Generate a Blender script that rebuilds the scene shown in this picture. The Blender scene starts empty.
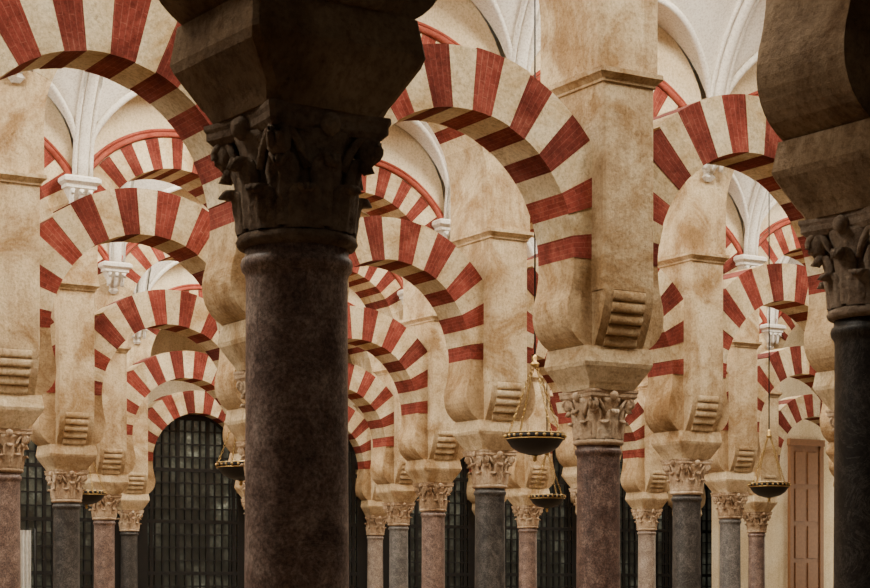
import bpy, math, random
from mathutils import Vector, Matrix
random.seed(7)
EYE=1.6
F=1869.0
scene=bpy.context.scene
COL=scene.collection

# ------------------------------------------------------------------ materials
def nt(name):
    m=bpy.data.materials.new(name); m.use_nodes=True
    t=m.node_tree; b=t.nodes['Principled BSDF']
    return m,t,b
def N(t,ty,**kw):
    n=t.nodes.new(ty)
    for k,v in kw.items(): setattr(n,k,v)
    return n
def ramp(t,fac,stops):
    r=N(t,'ShaderNodeValToRGB'); e=r.color_ramp.elements
    while len(e)<len(stops): e.new(0.5)
    for k,(p,c) in enumerate(stops):
        e[k].position=p; e[k].color=(*c,1)
    t.links.new(fac,r.inputs[0]); return r.outputs[0]
def mul(t,a,b,fac=1.0,mode='MULTIPLY'):
    m=N(t,'ShaderNodeMix',data_type='RGBA',blend_type=mode)
    m.inputs[0].default_value=fac
    t.links.new(a,m.inputs[6]); t.links.new(b,m.inputs[7]); return m.outputs[2]
def noise(t,co,scale,detail=5,rough=.6,dist=0):
    n=N(t,'ShaderNodeTexNoise'); n.inputs['Scale'].default_value=scale
    n.inputs['Detail'].default_value=detail; n.inputs['Roughness'].default_value=rough
    n.inputs['Distortion'].default_value=dist
    t.links.new(co,n.inputs['Vector']); return n.outputs['Fac']
def stone(name,c1,c2,c3,scale=1.6,rough=.9,bump=.25,attr=False,stain=None,brick=None,streak=0,pits=0):
    m,t,b=nt(name)
    co=N(t,'ShaderNodeNewGeometry').outputs['Position']
    big=noise(t,co,scale,6,.65,.3)
    col=ramp(t,big,[(.3,c1),(.5,c2),(.72,c3)])
    fine=noise(t,co,30,5,.75)
    col=mul(t,col,ramp(t,fine,[(.3,(.58,.54,.50)),(.55,(1,1,1))]),.95)
    if stain:
        sn=noise(t,co,1.1,9,.72,.9)
        s=ramp(t,sn,[(.46,(1,1,1)),(.62,stain)])
        col=mul(t,col,s,.9)
    if streak:
        mp=N(t,'ShaderNodeMapping'); mp.inputs['Scale'].default_value=(5,5,.45)
        t.links.new(co,mp.inputs['Vector'])
        sk=noise(t,mp.outputs[0],1,6,.7)
        col=mul(t,col,ramp(t,sk,[(.48,(1,1,1)),(.68,(.6,.52,.45))]),streak)
    if pits:
        pn=noise(t,co,7,8,.8)
        col=mul(t,col,ramp(t,pn,[(.34,(.45,.37,.30)),(.44,(1,1,1))]),pits)
    if brick:
        uv=N(t,'ShaderNodeUVMap'); uv.uv_map='UVMap'
        bt=N(t,'ShaderNodeTexBrick'); bt.inputs['Scale'].default_value=1
        bt.inputs['Brick Width'].default_value=.3; bt.inputs['Row Height'].default_value=.058
        bt.inputs['Mortar Size'].default_value=.004; bt.inputs['Mortar Smooth'].default_value=.3
        bt.inputs['Color1'].default_value=(1,1,1,1); bt.inputs['Color2'].default_value=(.75,.68,.66,1)
        bt.inputs['Mortar'].default_value=brick
        t.links.new(uv.outputs[0],bt.inputs['Vector'])
        col=mul(t,col,bt.outputs['Color'],.85)
    if attr:
        at=N(t,'ShaderNodeAttribute',attribute_name='tone')
        col=mul(t,col,at.outputs['Color'],1)
    oi=N(t,'ShaderNodeObjectInfo')
    rr=ramp(t,oi.outputs['Random'],[(0,(.84,.81,.78)),(1,(1.0,1.0,1.0))])
    col=mul(t,col,rr,1)
    t.links.new(col,b.inputs['Base Color'])
    b.inputs['Roughness'].default_value=rough
    b.inputs['Specular IOR Level'].default_value=.2
    bp=N(t,'ShaderNodeBump'); bp.inputs['Strength'].default_value=bump; bp.inputs['Distance'].default_value=.04
    hb=noise(t,co,11,9,.75)
    t.links.new(hb,bp.inputs['Height']); t.links.new(bp.outputs[0],b.inputs['Normal'])
    return m
M_CREAM=stone('cream_voussoir',(.62,.47,.27),(.83,.68,.44),(.93,.82,.59),attr=True,stain=(.68,.56,.40),bump=.45,pits=.65)
M_RED=stone('red_brick_voussoir',(.18,.034,.023),(.28,.054,.036),(.39,.105,.07),scale=3,attr=True,brick=(1.2,1.8,1.9,1),bump=.4,stain=(.6,.5,.42),pits=.4)
M_PIER=stone('pier_limestone',(.52,.37,.21),(.74,.58,.36),(.87,.73,.50),stain=(.56,.44,.31),bump=.55,streak=.5,pits=.65)
M_LEG=stone('shaded_springer_limestone',(.40,.27,.14),(.60,.43,.24),(.74,.57,.35),stain=(.56,.44,.31),bump=.55,streak=.5,pits=.65)  # pier stone in darker ochre, painting in the shade under the arches
M_CAP=stone('capital_stone',(.35,.23,.14),(.60,.44,.29),(.78,.64,.47),scale=5,bump=.7,stain=(.5,.42,.34),pits=.8)
M_DPIER=stone('shaded_weathered_limestone',(.22,.145,.085),(.40,.28,.17),(.60,.45,.30),stain=(.5,.4,.3),bump=.6,streak=.6,pits=.8)  # worn pier stone, darkened to paint the front row's shade into the colour
M_DCAP=stone('shaded_weathered_capital',(.24,.17,.12),(.46,.35,.26),(.66,.54,.42),scale=5,bump=.9,stain=(.5,.42,.34),pits=.8)  # worn capital stone with the front row's shade painted in
M_WALL=stone('upper_wall_plaster',(.66,.51,.31),(.79,.66,.45),(.86,.76,.57),scale=.8,bump=.1,streak=.3)
M_VAULT=stone('vault_plaster',(.84,.79,.69),(.89,.85,.77),(.93,.90,.84),scale=.6,bump=.05)
M_FLOOR=stone('floor_marble',(.11,.07,.04),(.15,.10,.06),(.20,.14,.09),scale=.5,rough=.5,bump=.03)
M_MOLD=stone('red_moulding',(.28,.05,.03),(.36,.08,.05),(.44,.13,.09),scale=3)
def marble(name,c1,c2,c3,sc=7,vein=(.5,.45,.4),va=.15,sp=.8):
    m,t,b=nt(name)
    ad=N(t,'ShaderNodeVectorMath',operation='ADD')
    ge=N(t,'ShaderNodeNewGeometry')
    t.links.new(ge.outputs['Position'],ad.inputs[0]); ad.inputs[1].default_value=(3,1,7)
    co=ad.outputs[0]
    n1=noise(t,co,sc*.7,9,.85,.3)
    col=ramp(t,n1,[(.38,c1),(.5,c2),(.62,c3)])
    n2=noise(t,co,55,3,.7)
    col=mul(t,col,ramp(t,n2,[(.4,(.4,.37,.36)),(.6,(1.35,1.32,1.3))]),sp)
    n3=noise(t,co,2.6,9,.8,1.0)
    v=ramp(t,n3,[(.485,(0,0,0)),(.5,tuple(x*va for x in vein)),(.515,(0,0,0))])
    col=mul(t,col,v,1,'ADD')
    t.links.new(col,b.inputs['Base Color'])
    b.inputs['Roughness'].default_value=.45
    b.inputs['Specular IOR Level'].default_value=.45
    bp=N(t,'ShaderNodeBump'); bp.inputs['Strength'].default_value=.2; bp.inputs['Distance'].default_value=.01
    t.links.new(n1,bp.inputs['Height']); t.links.new(bp.outputs[0],b.inputs['Normal'])
    return m
MB_FRONT=marble('mottled_brown_marble',(.12,.075,.062),(.30,.205,.175),(.56,.44,.385),sc=4,va=.3,sp=.65)
MB_BROWN=marble('brown_breccia_marble',(.085,.052,.043),(.17,.11,.085),(.32,.225,.18))
MB_RED=marble('red_granite_marble',(.05,.028,.022),(.115,.066,.052),(.24,.16,.125))
MB_GREY=marble('dark_grey_marble',(.018,.016,.014),(.042,.037,.033),(.10,.09,.08))
MB_PINK=marble('pale_brown_marble',(.18,.13,.10),(.30,.235,.185),(.44,.37,.30))
MB_MID=marble('grey_marble',(.07,.065,.06),(.13,.12,.11),(.24,.22,.2))
MB_BLACK=marble('blackish_marble',(.010,.008,.007),(.022,.018,.015),(.05,.042,.036))
def simple(name,c,rough=.5,metal=0,emis=None,es=0):
    m,t,b=nt(name); co=N(t,'ShaderNodeNewGeometry').outputs['Position']
    n=noise(t,co,12,3,.6)
    col=ramp(t,n,[(.3,tuple(x*.75 for x in c)),(.7,c)])
    t.links.new(col,b.inputs['Base Color']); b.inputs['Roughness'].default_value=rough; b.inputs['Metallic'].default_value=metal
    if emis: b.inputs['Emission Color'].default_value=(*emis,1); b.inputs['Emission Strength'].default_value=es
    return m
M_IRON=simple('black_iron',(.012,.011,.010),.5,.3)
M_BRASS=simple('old_brass',(.62,.42,.16),.35,1)
M_LAMPGLASS=simple('lit_glass_cup',(.9,.8,.55),.3,0,(1,.8,.45),.5)
M_WOOD=simple('door_wood',(.22,.095,.035),.6)
M_CLOTH=simple('white_cloth',(.75,.72,.66),.9)
def glassmat():
    m,t,b=nt('leaded_glass_panes')
    p=N(t,'ShaderNodeNewGeometry').outputs['Position']
    n=noise(t,p,.55,5,.75)
    uv=N(t,'ShaderNodeUVMap'); uv.uv_map='UVMap'
    bt=N(t,'ShaderNodeTexBrick'); bt.offset=0
    bt.inputs['Scale'].default_value=1
    bt.inputs['Brick Width'].default_value=.2133; bt.inputs['Row Height'].default_value=.34
    bt.inputs['Mortar Size'].default_value=0
    bt.inputs['Color1'].default_value=(.6,.6,.56,1); bt.inputs['Color2'].default_value=(1,1,.95,1)
    t.links.new(uv.outputs[0],bt.inputs['Vector'])
    col=ramp(t,n,[(.32,(.022,.020,.015)),(.5,(.045,.044,.034)),(.6,(.11,.115,.09)),(.7,(.42,.45,.37))])
    col=mul(t,col,bt.outputs['Color'],1)
    t.links.new(col,b.inputs['Base Color']); b.inputs['Roughness'].default_value=.25
    t.links.new(col,b.inputs['Emission Color']); b.inputs['Emission Strength'].default_value=.5  # pane glow stands in for courtyard daylight behind the glass
    return m
M_GLASS=glassmat()

# ------------------------------------------------------------------ mesh builder
class MB:
    def __init__(s): s.v=[];s.f=[];s.m=[];s.sm=[];s.uv=[];s.tone=[]
    def face(s,pts,mi=0,smooth=False,uv=None,tone=1.0):
        b=len(s.v); s.v+= [tuple(p) for p in pts]; s.f.append(list(range(b,b+len(pts))))
        s.m.append(mi); s.sm.append(smooth); s.uv.append(uv or [(p[0],p[2]) for p in pts]); s.tone.append(tone)
    def prism(s,poly,y0,y1,mi=0,tone=1.0,uvs=None,caps=True,sides=None):
        n=len(poly)
        A=[(p[0],y0,p[1]) for p in poly]; B=[(p[0],y1,p[1]) for p in poly]
        s.face(A,mi,False,uvs,tone)
        s.face(B[::-1],mi,False,(uvs[::-1] if uvs else None),tone)
        for k in range(n):
            if sides and k not in sides: continue
            k2=(k+1)%n
            if uvs:
                u=[(y0,uvs[k][1]),(y1,uvs[k][1]),(y1,uvs[k2][1]),(y0,uvs[k2][1])]
            else: u=None
            s.face([A[k],B[k],B[k2],A[k2]],mi,False,u,tone)
    def box(s,x0,x1,y0,y1,z0,z1,mi=0):
        s.prism([(x0,z0),(x1,z0),(x1,z1),(x0,z1)],y0,y1,mi)
    def loft(s,rings,mi=0,smooth=False,cap0=True,cap1=True):
        for a,b in zip(rings,rings[1:]):
            n=len(a)
            for k in range(n):
                k2=(k+1)%n
                s.face([a[k],a[k2],b[k2],b[k]],mi,smooth)
        if cap0: s.face(rings[0][::-1],mi)
        if cap1: s.face(rings[-1],mi)
    def rects(s,specs,mi=0,cx=0,cy=0):
        R=[]
        for hx,hy,z in specs:
            c=min(hx,hy)*.06
            R.append([(cx-hx+c,cy-hy,z),(cx+hx-c,cy-hy,z),(cx+hx,cy-hy+c,z),(cx+hx,cy+hy-c,z),(cx+hx-c,cy+hy,z),(cx-hx+c,cy+hy,z),(cx-hx,cy+hy-c,z),(cx-hx,cy-hy+c,z)])
        s.loft(R,mi)
    def lathe(s,prof,n=32,mi=0,smooth=True,cx=0,cy=0,cap0=True,cap1=True):
        s.loft([[(cx+r*math.cos(2*math.pi*k/n),cy+r*math.sin(2*math.pi*k/n),z) for k in range(n)] for r,z in prof],mi,smooth,cap0,cap1)
    def tube(s,pts,r,n=8,mi=0,close=False):
        R=[];pts=[Vector(p) for p in pts]
        for k,p in enumerate(pts):
            if close: d=pts[(k+1)%len(pts)]-pts[k-1]
            else: d=pts[min(k+1,len(pts)-1)]-pts[max(k-1,0)]
            d.normalize(); up=Vector((0,0,1)) if abs(d.z)<.9 else Vector((0,1,0))
            a=d.cross(up).normalized(); c=a.cross(d)
            R.append([tuple(p+a*r*math.cos(2*math.pi*q/n)+c*r*math.sin(2*math.pi*q/n)) for q in range(n)])
        if close: R.append(R[0])
        s.loft(R,mi,True,not close,not close)
    def mesh(s,name,mats,merge=True):
        me=bpy.data.meshes.new(name); me.from_pydata(s.v,[],s.f)
        for m in mats: me.materials.append(m)
        me.uv_layers.new(name='UVMap')
        fl=[c for f in s.uv for p in f for c in p]
        me.uv_layers['UVMap'].data.foreach_set('uv',fl)
        me.color_attributes.new('tone','FLOAT_COLOR','CORNER')
        fl=[c for f,t in zip(s.f,s.tone) for _ in f for c in (t,t,t,1.0)]
        me.color_attributes['tone'].data.foreach_set('color',fl)
        me.polygons.foreach_set('material_index',s.m); me.polygons.foreach_set('use_smooth',s.sm)
        if merge:
            import bmesh
            bm=bmesh.new(); bm.from_mesh(me)
            bmesh.ops.remove_doubles(bm,verts=bm.verts,dist=1e-5)
            bmesh.ops.recalc_face_normals(bm,faces=bm.faces)
            bm.to_mesh(me); bm.free()
        me.update(); return me
def obj(name,me,loc=(0,0,0),rot=0,parent=None,scale=(1,1,1)):
    o=bpy.data.objects.new(name,me); COL.objects.link(o)
    o.location=loc; o.rotation_euler=(0,0,rot); o.scale=scale
    if parent: o.parent=parent
    return o
def empty(name,loc,rot=0):
    o=bpy.data.objects.new(name,None); COL.objects.link(o); o.location=loc; o.rotation_euler=(0,0,rot); o.empty_display_size=.3
    return o

S=3.637; H=S/2
ZC=EYE+3.26; RI,RO=1.30,1.90; TL=.31    # lower arch
ZI=EYE+2.40                              # impost top
ZCOR=EYE+4.98
ZU=EYE+5.78; UI,UO=1.45,1.97; TU=.50
ZS=EYE+6.85                              # vault spring
PW=.31; PT=.525
XL=H-.02

def raypt(r,a,zc,lim):
    x=r*math.cos(a); z=r*math.sin(a)
    if abs(x)>lim:
        q=lim/abs(x); x*=q; z*=q
    return (x,zc+z)
def ring(mb,zc,ri,ro,t,n,rnd,jit=.010,sub=3,lim=XL,plain=0):
    dj=0
    for k in range(n):
        a0=math.pi*k/n; a1=math.pi*(k+1)/n
        if k>0: a0+=dj
        dj=rnd.uniform(-.009,.009)
        if k<n-1: a1+=dj
        red=(k%2==0); mi=1 if red else 0
        tone=rnd.uniform(.72,1.2) if red else rnd.uniform(.82,1.07); j=rnd.uniform(-jit,jit); jr=rnd.uniform(-jit,jit)*.5; jt=rnd.uniform(0,jit)
        if k<plain or k>=n-plain: mi=2; tone=1; j=jr=jt=0
        inn=[];out=[];ui=[];uo=[]
        for q in range(sub+1):
            a=a0+(a1-a0)*q/sub
            inn.append(raypt(ri+jr,a,zc,lim)); out.append(raypt(ro+j,a,zc,lim))
            ui.append((0,a*(ri+ro)/2)); uo.append((ro-ri,a*(ri+ro)/2))
        for q in range(sub):
            poly=[inn[q],out[q],out[q+1],inn[q+1]]
            uvs=[ui[q],uo[q],uo[q+1],ui[q+1]]
            sides={1,3}
            if q==0: sides.add(0)
            if q==sub-1: sides.add(2)
            mb.prism(poly,-t-jt,t+jt,mi,tone,uvs,sides=sides)
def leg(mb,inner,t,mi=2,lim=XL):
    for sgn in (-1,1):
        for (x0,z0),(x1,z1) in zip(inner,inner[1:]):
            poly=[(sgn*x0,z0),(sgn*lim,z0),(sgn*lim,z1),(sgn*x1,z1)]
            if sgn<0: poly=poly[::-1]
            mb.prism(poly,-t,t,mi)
low=[]
for var in range(5):
    rnd=random.Random(var*11+3)
    mb=MB(); ring(mb,ZC,RI,RO,TL,19,rnd,jit=.014,sub=4)
    inner=[]
    for k in range(7):
        a=-math.radians(18)*k/6; inner.append((RI*math.cos(a),ZC+RI*math.sin(a)))
    x0,z0=inner[-1]; x1,z1=1.43,ZI
    for k in range(1,9):
        t=k/8
        px=(1-t)**2*x0+2*t*(1-t)*1.17+t*t*x1; pz=(1-t)**2*z0+2*t*(1-t)*(z1+.14)+t*t*z1
        inner.append((px,pz))
    inner=inner[::-1]
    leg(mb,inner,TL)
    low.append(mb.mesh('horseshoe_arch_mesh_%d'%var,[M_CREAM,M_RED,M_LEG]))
def lunette(x): return ZS+1.8*math.sqrt(max(0,1-(x/(H+.002))**2))
upp=[]
for var in range(3):
    rnd=random.Random(var*7+101)
    mb=MB(); ring(mb,ZU,UI,UO,TU,25,rnd,.004,2,lim=H,plain=3)
    leg(mb,[(UI,ZCOR+.14),(UI,ZU)],TU,lim=H)
    n=32
    for k in range(n):
        xa=-H+S*k/n; xb=-H+S*(k+1)/n
        f=lambda x: ZU+math.sqrt(max(0,UO**2-x*x))
        mb.prism([(xa,f(xa)),(xb,f(xb)),(xb,lunette(xb)+.12),(xa,lunette(xa)+.12)],-TU+.03,TU-.03,3,sides={0,2})
    for sy in (-1,1):
        for rr,yy,th in ((UO+.06,TU,.05),(UO+.14,TU-.02,.03)):
            am=math.acos((H-.01)/rr)
            mb.tube([(rr*math.cos(a),sy*yy,ZU+rr*math.sin(a)) for a in [am+(math.pi-2*am)*k/32 for k in range(33)]],th,8,4)
    upp.append(mb.mesh('upper_arch_mesh_%d'%var,[M_CREAM,M_RED,M_PIER,M_WALL,M_MOLD]))
def pier_mesh():
    mb=MB()
    z0=ZI; nrol=5; dz=.108; y0=.345
    zt=z0+dz*nrol; hx=PW-.01
    def strip(prof,xa,xb):
        for (ya,za),(yb,zb_) in zip(prof,prof[1:]):
            for sg in (-1,1):
                mb.face([(xa,sg*ya,za),(xb,sg*ya,za),(xb,sg*yb,zb_),(xa,sg*yb,zb_)],0,False)
            for x in (xa,xb):
                mb.face([(x,-ya,za),(x,ya,za),(x,yb,zb_),(x,-yb,zb_)])
    side=[(y0+(PT-y0)*math.sin(math.pi/2*k/10),z0+(zt-z0)*(k/10)) for k in range(11)]
    strip(side,-hx,-hx*.66); strip(side,hx*.66,hx)
    prof=[(y0,z0)]
    for k in range(nrol):
        tm=(k+.5)/nrol
        yy=y0+(PT-y0)*math.sin(math.pi/2*tm)
        for q in range(0,11):
            a=-math.pi/2+math.pi*q/10
            prof.append((yy-.010+.024*math.cos(a), z0+dz*k+dz/2+dz/2*math.sin(a)))
    strip(prof,-hx*.66,hx*.66)
    mb.rects([(PW,PT,zt),(PW,PT,zt+.6),(PW,PT,ZCOR)])
    c=ZCOR
    mb.rects([(PW,PT,c),(PW+.02,PT+.02,c+.005),(PW+.02,PT+.02,c+.03),(PW+.05,PT+.05,c+.065),(PW+.075,PT+.075,c+.085),(PW+.075,PT+.075,c+.13),(PW,PT,c+.14)])
    return mb.mesh('pier_mesh',[M_PIER])
PIER=pier_mesh()
def rectring(hx,hy,z,ch):
    return [(-hx+ch,-hy,z),(hx-ch,-hy,z),(hx,-hy+ch,z),(hx,hy-ch,z),(hx-ch,hy,z),(-hx+ch,hy,z),(-hx,hy-ch,z),(-hx,-hy+ch,z)]
def impost_mesh():
    mb=MB(); z=EYE+1.98
    mb.loft([rectring(.28,.28,z,.05),rectring(.30,.30,z+.05,.04),rectring(.31,.31,z+.07,.03),rectring(.41,.37,z+.22,.03),rectring(.42,.38,z+.26,.02),rectring(.40,.35,z+.42,.02)])
    return mb.mesh('impost_mesh',[M_PIER])
IMP=impost_mesh()
def capital_mesh(var):
    mb=MB(); z0=EYE+1.44; h=.54; rnd=random.Random(var)
    mb.lathe([(.222,z0-.01),(.25,z0),(.262,z0+.02),(.25,z0+.045),(.225,z0+.055),(.22,z0+.2),(.23,z0+.34),(.25,z0+.42),(.27,z0+.46)],40)
    def leaf(ang,zb,zt,r0,w,curl):
        nv,nu=10,9; F_=[];B_=[]
        curl*=rnd.uniform(.7,1.05); zt-=rnd.uniform(0,.03)
        for i in range(nv+1):
            t=i/nv
            rr=r0+.03*t+curl*max(0,(t-.55)/.45)**2
            zz=zb+(zt-zb)*(min(t,.86)/.86 - (0 if t<.86 else (t-.86)*1.6))
            wid=w*(1-.25*t)*(1 if t<.6 else math.sqrt(max(.02,1-((t-.6)/.42)**2)))
            wid*=1+.10*math.sin(t*math.pi*7)
            rowf=[];rowb=[]
            for j in range(nu+1):
                s=(j/nu-.5)*2
                off=.018*(1-s*s)+.007*math.cos(s*math.pi*3)+rnd.uniform(-.003,.003)
                a=ang+s*wid/2/rr
                for row,d in ((rowf,off+.01),(rowb,-.02)):
                    R=rr+d
                    row.append((R*math.cos(a),R*math.sin(a),zz+(0 if d>0 else -.006)))
            F_.append(rowf);B_.append(rowb)
        for G in (F_,B_):
            for i in range(nv):
                for j in range(nu):
                    mb.face([G[i][j],G[i][j+1],G[i+1][j+1],G[i+1][j]],0,True)
        for i in range(nv):
            for j in (0,nu):
                mb.face([F_[i][j],F_[i+1][j],B_[i+1][j],B_[i][j]],0,True)
        for j in range(nu): mb.face([F_[nv][j],F_[nv][j+1],B_[nv][j+1],B_[nv][j]],0,True)
    for k in range(8): leaf(2*math.pi*k/8+math.pi/8,z0+.05,z0+.25,.228,.175,.045)
    for k in range(8): leaf(2*math.pi*k/8,z0+.06,z0+.39,.225,.17,.06)
    for k in range(4):
        a=math.pi/4+k*math.pi/2
        d=Vector((math.cos(a),math.sin(a),0)); tn=Vector((-math.sin(a),math.cos(a),0))
        for sg in (-1,1):
            pts=[]
            for q in range(23):
                th=q/22*2.2*2*math.pi*.72
                rad=.048*(1-q/26)
                c=d*.315+Vector((0,0,z0+.405))+tn*sg*.020
                pts.append(c+d*rad*math.sin(th)+Vector((0,0,rad*math.cos(th))))
            pre=[d*.22+tn*sg*.10+Vector((0,0,z0+.30)),d*.25+tn*sg*.08+Vector((0,0,z0+.38)),d*.28+tn*sg*.05+Vector((0,0,z0+.44))]
            mb.tube(pre+pts,.02,7)
        mb.lathe([(.03,z0+.34),(.048,z0+.36),(.052,z0+.41),(.045,z0+.46)],10,cx=d.x*.30,cy=d.y*.30)
    def aba(sc,z):
        pts=[]
        for k in range(4):
            a=k*math.pi/2
            for q in range(9):
                s=(q/8-.5)*2
                x=.255+.035*s*s; y=.272*s
                x*=sc;y*=sc
                pts.append((x*math.cos(a)-y*math.sin(a),x*math.sin(a)+y*math.cos(a),z))
        return pts
    mb.loft([aba(.92,z0+.45),aba(1,z0+.475),aba(1,z0+.505),aba(1.03,z0+.52),aba(1.03,z0+h)])
    for k in range(4):
        a=k*math.pi/2
        mb.lathe([(.01,z0+.43),(.04,z0+.455),(.045,z0+.485),(.04,z0+.51),(.01,z0+.53)],12,cx=.27*math.cos(a),cy=.27*math.sin(a))
    return mb.mesh('capital_mesh_%d'%var,[M_CAP])
CAPS=[capital_mesh(k) for k in range(1,4)]
def darker(me,swap):
    d=me.copy(); d.name=me.name+'_shaded'
    for k,m in enumerate(d.materials):
        if m in swap: d.materials[k]=swap[m]
    return d
SWAP={M_PIER:M_DPIER,M_CAP:M_DCAP,M_LEG:M_DPIER}  # front row gets the shaded copies of the same stone
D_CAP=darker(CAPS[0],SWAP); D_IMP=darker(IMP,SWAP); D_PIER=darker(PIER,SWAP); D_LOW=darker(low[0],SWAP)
def shaft_mesh(m):
    mb=MB(); n=40
    z0,z1=.30,EYE+1.43
    P=[(.255,z0),(.255,z0+.03),(.235,z0+.07)]
    for k in range(13):
        t=k/12; P.append((.236-.018*t-.004*math.sin(t*3),z0+.1+(z1-.13-z0-.1)*t))
    P+=[(.222,z1-.10),(.236,z1-.085),(.24,z1-.06),(.235,z1-.04),(.222,z1-.03),(.222,z1)]
    mb.lathe(P,n)
    return mb.mesh('shaft_mesh_'+m.name,[m])
SH={m.name:shaft_mesh(m) for m in (MB_BROWN,MB_RED,MB_GREY,MB_PINK,MB_MID,MB_BLACK,MB_FRONT)}
def base_mesh():
    mb=MB()
    mb.rects([(.38,.38,0),(.38,.38,.1),(.37,.37,.11)])
    P=[(.33,.105)]
    for q in range(9):
        a=-math.pi/2+math.pi*q/8; P.append((.31+.045*math.cos(a),.155+.045*math.sin(a)))
    P+=[(.29,.21),(.28,.235)]
    for q in range(7):
        a=-math.pi/2+math.pi*q/6; P.append((.27+.025*math.cos(a),.262+.025*math.sin(a)))
    P+=[(.25,.30)]
    mb.lathe(P,32)
    return mb.mesh('base_mesh',[M_CAP])
BASE=base_mesh()
def corbel_mesh():
    mb=MB()
    for sg in (-1,1):
        cy=sg*TU
        z=ZS-.55
        mb.rects([(.05,.04,z-.08),(.10,.08,z-.02),(.07,.06,z+.03),(.11,.10,z+.12),(.19,.16,z+.27),(.24,.22,z+.36)],0,0,cy)
        mb.rects([(.27,.25,z+.36),(.27,.25,z+.41),(.33,.31,z+.46),(.33,.31,z+.52),(.28,.26,z+.56)],0,0,cy)
        for sx in (-1,0,1):
            pts=[(sx*.15,cy+sg*(.13+.06*t),z+.06+.26*t) for t in (0,.33,.66,1)]
            pts.append((sx*.16,cy+sg*.26,z+.31)); pts.append((sx*.16,cy+sg*.265,z+.24))
            mb.tube(pts,.04,7)
    return mb.mesh('vault_corbel_mesh',[M_VAULT])
CORB=corbel_mesh()

# ------------------------------------------------------------------ vault bay
RV=7.50; HV=RV/2-TU+.03
def zb(v): return ZS+3.0*math.sqrt(max(0,1-(v/HV)**2))
def vault_mesh():
    mb=MB(); nu,nv=24,48
    us=[-H+S*i/nu for i in range(nu+1)]
    vs=[HV*math.sin(math.pi*(j/nv-.5)) for j in range(nv+1)]
    def P(u,v): return (u,v,max(zb(v),lunette(u)))
    for i in range(nu):
        for j in range(nv):
            mb.face([P(us[i],vs[j]),P(us[i+1],vs[j]),P(us[i+1],vs[j+1]),P(us[i],vs[j+1])],0,True)
    for u in (-H,H):
        pts=[(u,HV*math.sin(a),ZS+3.0*math.cos(a)-.02) for a in [math.pi*(k/32-.5) for k in range(33)]]
        mb.tube(pts,.11,8)
        for o in (.14,-.14):
            mb.tube([(u+o,p[1]*.99,p[2]+.01) for p in pts],.045,6)
    for su in (-1,1):
        for sv in (-1,1):
            pts=[]
            for k in range(17):
                u=H*math.cos(math.pi/2*k/16)
                q=min(1,1.8*math.sqrt(max(0,1-(u/H)**2))/3.0)
                v=HV*math.sqrt(1-q*q)
                pts.append((su*u,sv*v,lunette(u)-.01))
            mb.tube(pts,.06,6)
    return mb.mesh('vault_mesh',[M_VAULT])
VAULT=vault_mesh()

# ------------------------------------------------------------------ layout
A=Vector((3.12,1.87,0)); ANG=math.atan2(A.y,A.x)
CH=Vector((-math.sin(ANG),math.cos(ANG),0))
rows={}
for j in range(0,6):
    rows[j]=(Vector((2.415-.8166*j,10.80+8.255*j,0)),A,ANG)
A0=Vector((2.96,2.07,0)); rows[0]=(Vector((2.37,10.05,0)),A0,math.atan2(A0.y,A0.x))
rows[1]=(Vector((1.66,19.0,0)),A,ANG)
rows[2]=(Vector((.80,27.25,0)),A,ANG)
special={(-1,0):'mottled_brown_marble',(0,0):'blackish_marble',(0,1):'red_granite_marble',(0,2):'dark_grey_marble',(1,2):'dark_grey_marble',
 (0,3):'brown_breccia_marble',(2,3):'grey_marble',(-2,3):'dark_grey_marble',(-2,4):'brown_breccia_marble',(-2,5):'dark_grey_marble',(-2,2):'brown_breccia_marble',
 (0,4):'grey_marble',(1,4):'brown_breccia_marble',(2,4):'pale_brown_marble',(0,5):'pale_brown_marble',(3,4):'brown_breccia_marble',(3,5):'grey_marble'}
names=list(SH)[:5]
for j,(o,a,ang) in rows.items():
    i0,i1=(-3,3) if j==0 else (-5,5)
    for i in range(i0,i1+1):
        p=o+a*i
        e=empty('marble_column',p,ang)
        sh=special.get((i,j)) or random.choice(names)
        obj('shaft',SH[sh],parent=e)
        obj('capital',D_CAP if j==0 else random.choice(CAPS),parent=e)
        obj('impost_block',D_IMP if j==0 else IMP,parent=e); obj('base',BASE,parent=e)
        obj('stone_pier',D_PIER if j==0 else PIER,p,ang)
        obj('vault_corbel',CORB,p,ang)
        if i<i1:
            c=p+a*.5
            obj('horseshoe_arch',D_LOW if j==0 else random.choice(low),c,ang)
            obj('upper_arch',random.choice(upp),c,ang)
    if j<5:
        for i in range(-5,5):
            c=rows[j][0]+A*(i+.5)
            if j==0:
                c=rows[1][0]-CH*7.5+A*(i+.5)
            obj('ceiling',VAULT,c+CH*3.75,ANG)
mb=MB(); mb.face([(-45,-12,0),(45,-12,0),(45,80,0),(-45,80,0)]); obj('floor',mb.mesh('floor_mesh',[M_FLOOR]))
o5=rows[5][0]
mb=MB(); mb.box(-6*S,6*S,.0,.4,0,ZS+3.4); obj('wall_back',mb.mesh('wall_back_mesh',[M_WALL]),o5+CH*1.6,ANG)

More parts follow.
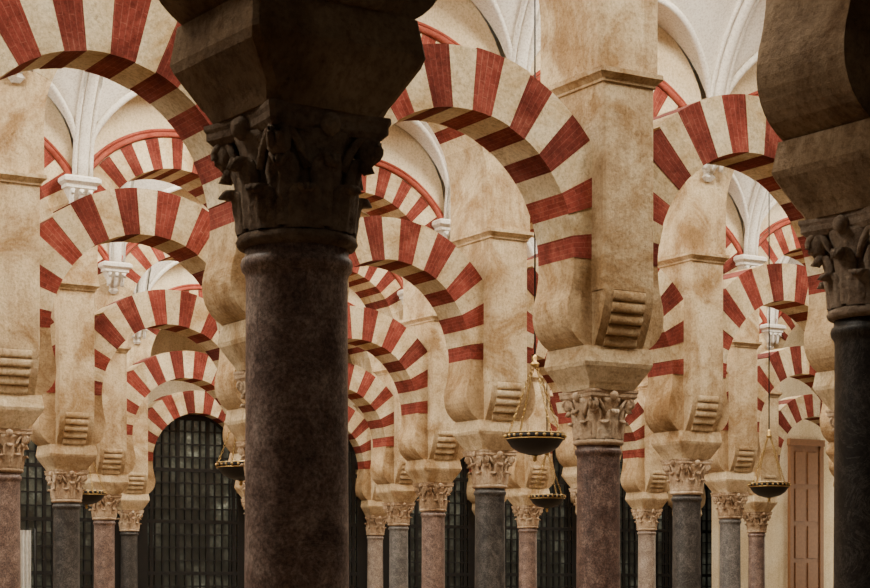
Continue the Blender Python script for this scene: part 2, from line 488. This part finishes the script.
def lattice():
    mb=MB(); zt=ZC; r=RI-.02; hw=RI-.02
    def top(x):
        return zt+math.sqrt(max(0,r*r-x*x))
    n=24
    for k in range(n):
        xa=-hw+2*hw*k/n; xb=-hw+2*hw*(k+1)/n
        pts=[(xa,.05,.3),(xb,.05,.3),(xb,.05,top(xb)),(xa,.05,top(xa))]
        mb.face(pts,1,uv=[(p[0]+hw,p[2]-.6) for p in pts])
    mb.box(-hw-.1,hw+.1,-.06,.08,0,.35,0)
    nb=12
    for k in range(nb+1):
        x=-hw+2*hw*k/nb; w=.045 if k%4 else .10
        x=max(-hw+w,min(hw-w,x))
        mb.box(x-w/2,x+w/2,-.03,.03,.3,top(x),0)
    for k in range(17):
        z=.6+k*.34; w=.04 if k%4 else .10
        if z<zt: L=hw
        elif z<zt+r-.05: L=math.sqrt(r*r-(z-zt)**2)
        else: continue
        mb.box(-L,L,-.035,.035,z-w/2,z+w/2,0)
    pts=[(r*math.cos(a),0,zt+r*math.sin(a)) for a in [math.pi*k/32 for k in range(33)]]
    mb.tube(pts,.05,6,0)
    for s in (-1,1):
        mb.box(min(s*hw,s*(H-.2)),max(s*hw,s*(H-.2)),-.03,.03,0,ZI+.1,0)
    return mb.mesh('lattice_window_mesh',[M_IRON,M_GLASS])
LAT=lattice()
w=1
for i in range(-5,4):
    obj('window_%d'%w,LAT,o5+A*(i+.5)+CH*.1,ANG); w+=1

mb=MB(); mb.box(-S*.5,S*2,0,.3,0,ZS+3)
obj('wall_right',mb.mesh('wall_right_mesh',[M_WALL]),o5+A*3.55-CH*1.4,ANG)
mb=MB()
mb.box(-.55,.55,-.05,.02,0,6.0,0)
for zz in (.2,1.35,2.5,3.65,4.8):
    for xx in (-.26,.26):
        mb.rects([(.2,.03,zz),(.2,.03,zz+1.0)],0,xx,-.055)
for s in (-1,1): mb.box(s*.62-.07,s*.62+.07,-.1,.02,0,6.1,0)
mb.box(-.72,.72,-.12,.02,6.0,6.2,0)
obj('door_1',mb.mesh('door_mesh',[M_WOOD]),o5+A*4.0-CH*1.43,ANG)

# white cloth hanging on a rail at the far left
mb=MB(); n=40
e=empty('hanging_white_cloth',(-10.2,46.0,0),.1)
for k in range(n):
    xa=-.26+.52*k/n; xb=-.26+.52*(k+1)/n
    ya=.05*math.sin(k*.9); yb=.05*math.sin((k+1)*.9)
    mb.face([(xa,ya*1.3,.05),(xb,yb*1.3,.05),(xb,yb,EYE+1.40),(xa,ya,EYE+1.40)],0,True)
obj('cloth',mb.mesh('cloth_mesh',[M_CLOTH]),parent=e)
mb=MB(); mb.tube([(-.34,0,0),(-.34,0,EYE+1.43),(.34,0,EYE+1.43),(.34,0,0)],.025,8)
obj('rail',mb.mesh('rail_mesh',[M_IRON]),parent=e)

# ------------------------------------------------------------------ hanging lamps
def lamp(X,Y,ztop=ZS+2.6):
    z=EYE+1.78
    e=empty('hanging_lamp',(X,Y,z))
    R=.37
    mb=MB()
    mb.lathe([(.0,-.16),(.08,-.155),(.2,-.12),(.29,-.06),(.33,0),(.35,.03),(.37,.035),(R,.10),(.35,.105),(.34,.05),(.2,-.05),(.0,-.09)],40,0,True,cap0=False,cap1=False)
    mb.lathe([(.01,-.24),(.03,-.22),(.02,-.19),(.04,-.16)],12,1)
    obj('bowl',mb.mesh('lamp_bowl',[M_IRON,M_BRASS]),parent=e)
    mb=MB()
    for zz in (.035,.105):
        mb.tube([(R*math.cos(2*math.pi*k/48),R*math.sin(2*math.pi*k/48),zz) for k in range(48)],.007,6,close=True)
    for k in range(24):
        a=2*math.pi*k/24
        mb.lathe([(.004,.055),(.018,.06),(.02,.085),(.004,.09)],8,cx=(R+.003)*math.cos(a),cy=(R+.003)*math.sin(a))
    obj('gilded_rim',mb.mesh('lamp_rim',[M_BRASS]),parent=e)
    mb=MB()
    for k in range(12):
        a=2*math.pi*(k+.5)/12
        mb.lathe([(.015,.02),(.025,.07),(.03,.12)],10,cx=.27*math.cos(a),cy=.27*math.sin(a))
    obj('glass_cups',mb.mesh('lamp_cups',[M_LAMPGLASS]),parent=e)
    mb=MB(); hc=.95
    for k in range(4):
        a=2*math.pi*k/4+.5
        p0=Vector((R*math.cos(a),R*math.sin(a),.1)); p1=Vector((.03*math.cos(a),.03*math.sin(a),hc))
        nl=18
        for q in range(nl):
            c=p0.lerp(p1,(q+.5)/nl); d=(p1-p0)/nl
            dn=d.normalized(); si=dn.cross(Vector((math.cos(a+q%2*1.57),math.sin(a+q%2*1.57),0)))
            if si.length<.1: si=dn.cross(Vector((0,1,0)))
            si.normalize()
            L=d.length*.62
            mb.tube([c+dn*L*math.cos(t)+si*.014*math.sin(t) for t in [2*math.pi*w_/8 for w_ in range(8)]],.006,5,close=True)
    mb.lathe([(.01,hc-.03),(.05,hc-.01),(.055,hc+.02),(.02,hc+.05),(.035,hc+.09),(.01,hc+.13)],14)
    obj('chains',mb.mesh('lamp_chains',[M_BRASS]),parent=e)
    mb=MB(); mb.tube([(0,0,hc+.1),(0,0,ztop-z)],.011,6)
    obj('suspension_rod',mb.mesh('lamp_rod',[M_IRON]),parent=e)
lamp(1.23,23.0); lamp(2.3,38.4); lamp(6.06,33.9); lamp(-6.86,36.8); lamp(-2.95,28.4)

# ------------------------------------------------------------------ lights
def area(name,loc,direction,sx,sy,power,col):
    l=bpy.data.lights.new(name,'AREA'); l.shape='RECTANGLE'; l.size=sx; l.size_y=sy; l.energy=power; l.color=col
    o=bpy.data.objects.new(name,l); COL.objects.link(o); o.location=loc
    o.rotation_euler=Vector(direction).to_track_quat('-Z','Y').to_euler(); return o
ah=Vector((math.cos(ANG),math.sin(ANG),0))
for j in range(0,5):
    base=rows[j+1][0]-CH*3.75
    if j>0:
        p=base+A*(-5.2)+Vector((0,0,8.6))
        area('nave_end_fill_light',p,ah+Vector((0,0,.12)),5.0,2.4,560,(1,.95,.84))  # added fill light at the nave end, no window modelled there
    for i in (-3.5,-1.5,.5,2.5):
        p=base+A*i+Vector((0,0,ZS+2.75))
        area('vault_fill_light',p,(0,0,-1),3.0,1.6,690 if j>0 else 600,(1,.93,.80))  # added fill light below the vault crown; the vault has no opening
area('right_wall_fill_light',rows[5][0]-CH*4.2+A*5.1+Vector((0,0,3.2)),-ah+CH*.55,3,4,260,(1,.88,.66))  # added warm fill to brighten the right wall
w=bpy.data.worlds.new('World'); scene.world=w; w.use_nodes=True
bg=w.node_tree.nodes['Background']; bg.inputs[0].default_value=(1,.83,.64,1); bg.inputs[1].default_value=.07

# ------------------------------------------------------------------ camera
cd=bpy.data.cameras.new('camera'); cam=bpy.data.objects.new('camera',cd); COL.objects.link(cam)
cam.location=(0,0,EYE); cam.rotation_euler=(math.pi/2,0,0)
cd.sensor_width=36; cd.lens=36*F/870; cd.shift_y=293/870; cd.clip_end=300
scene.camera=cam
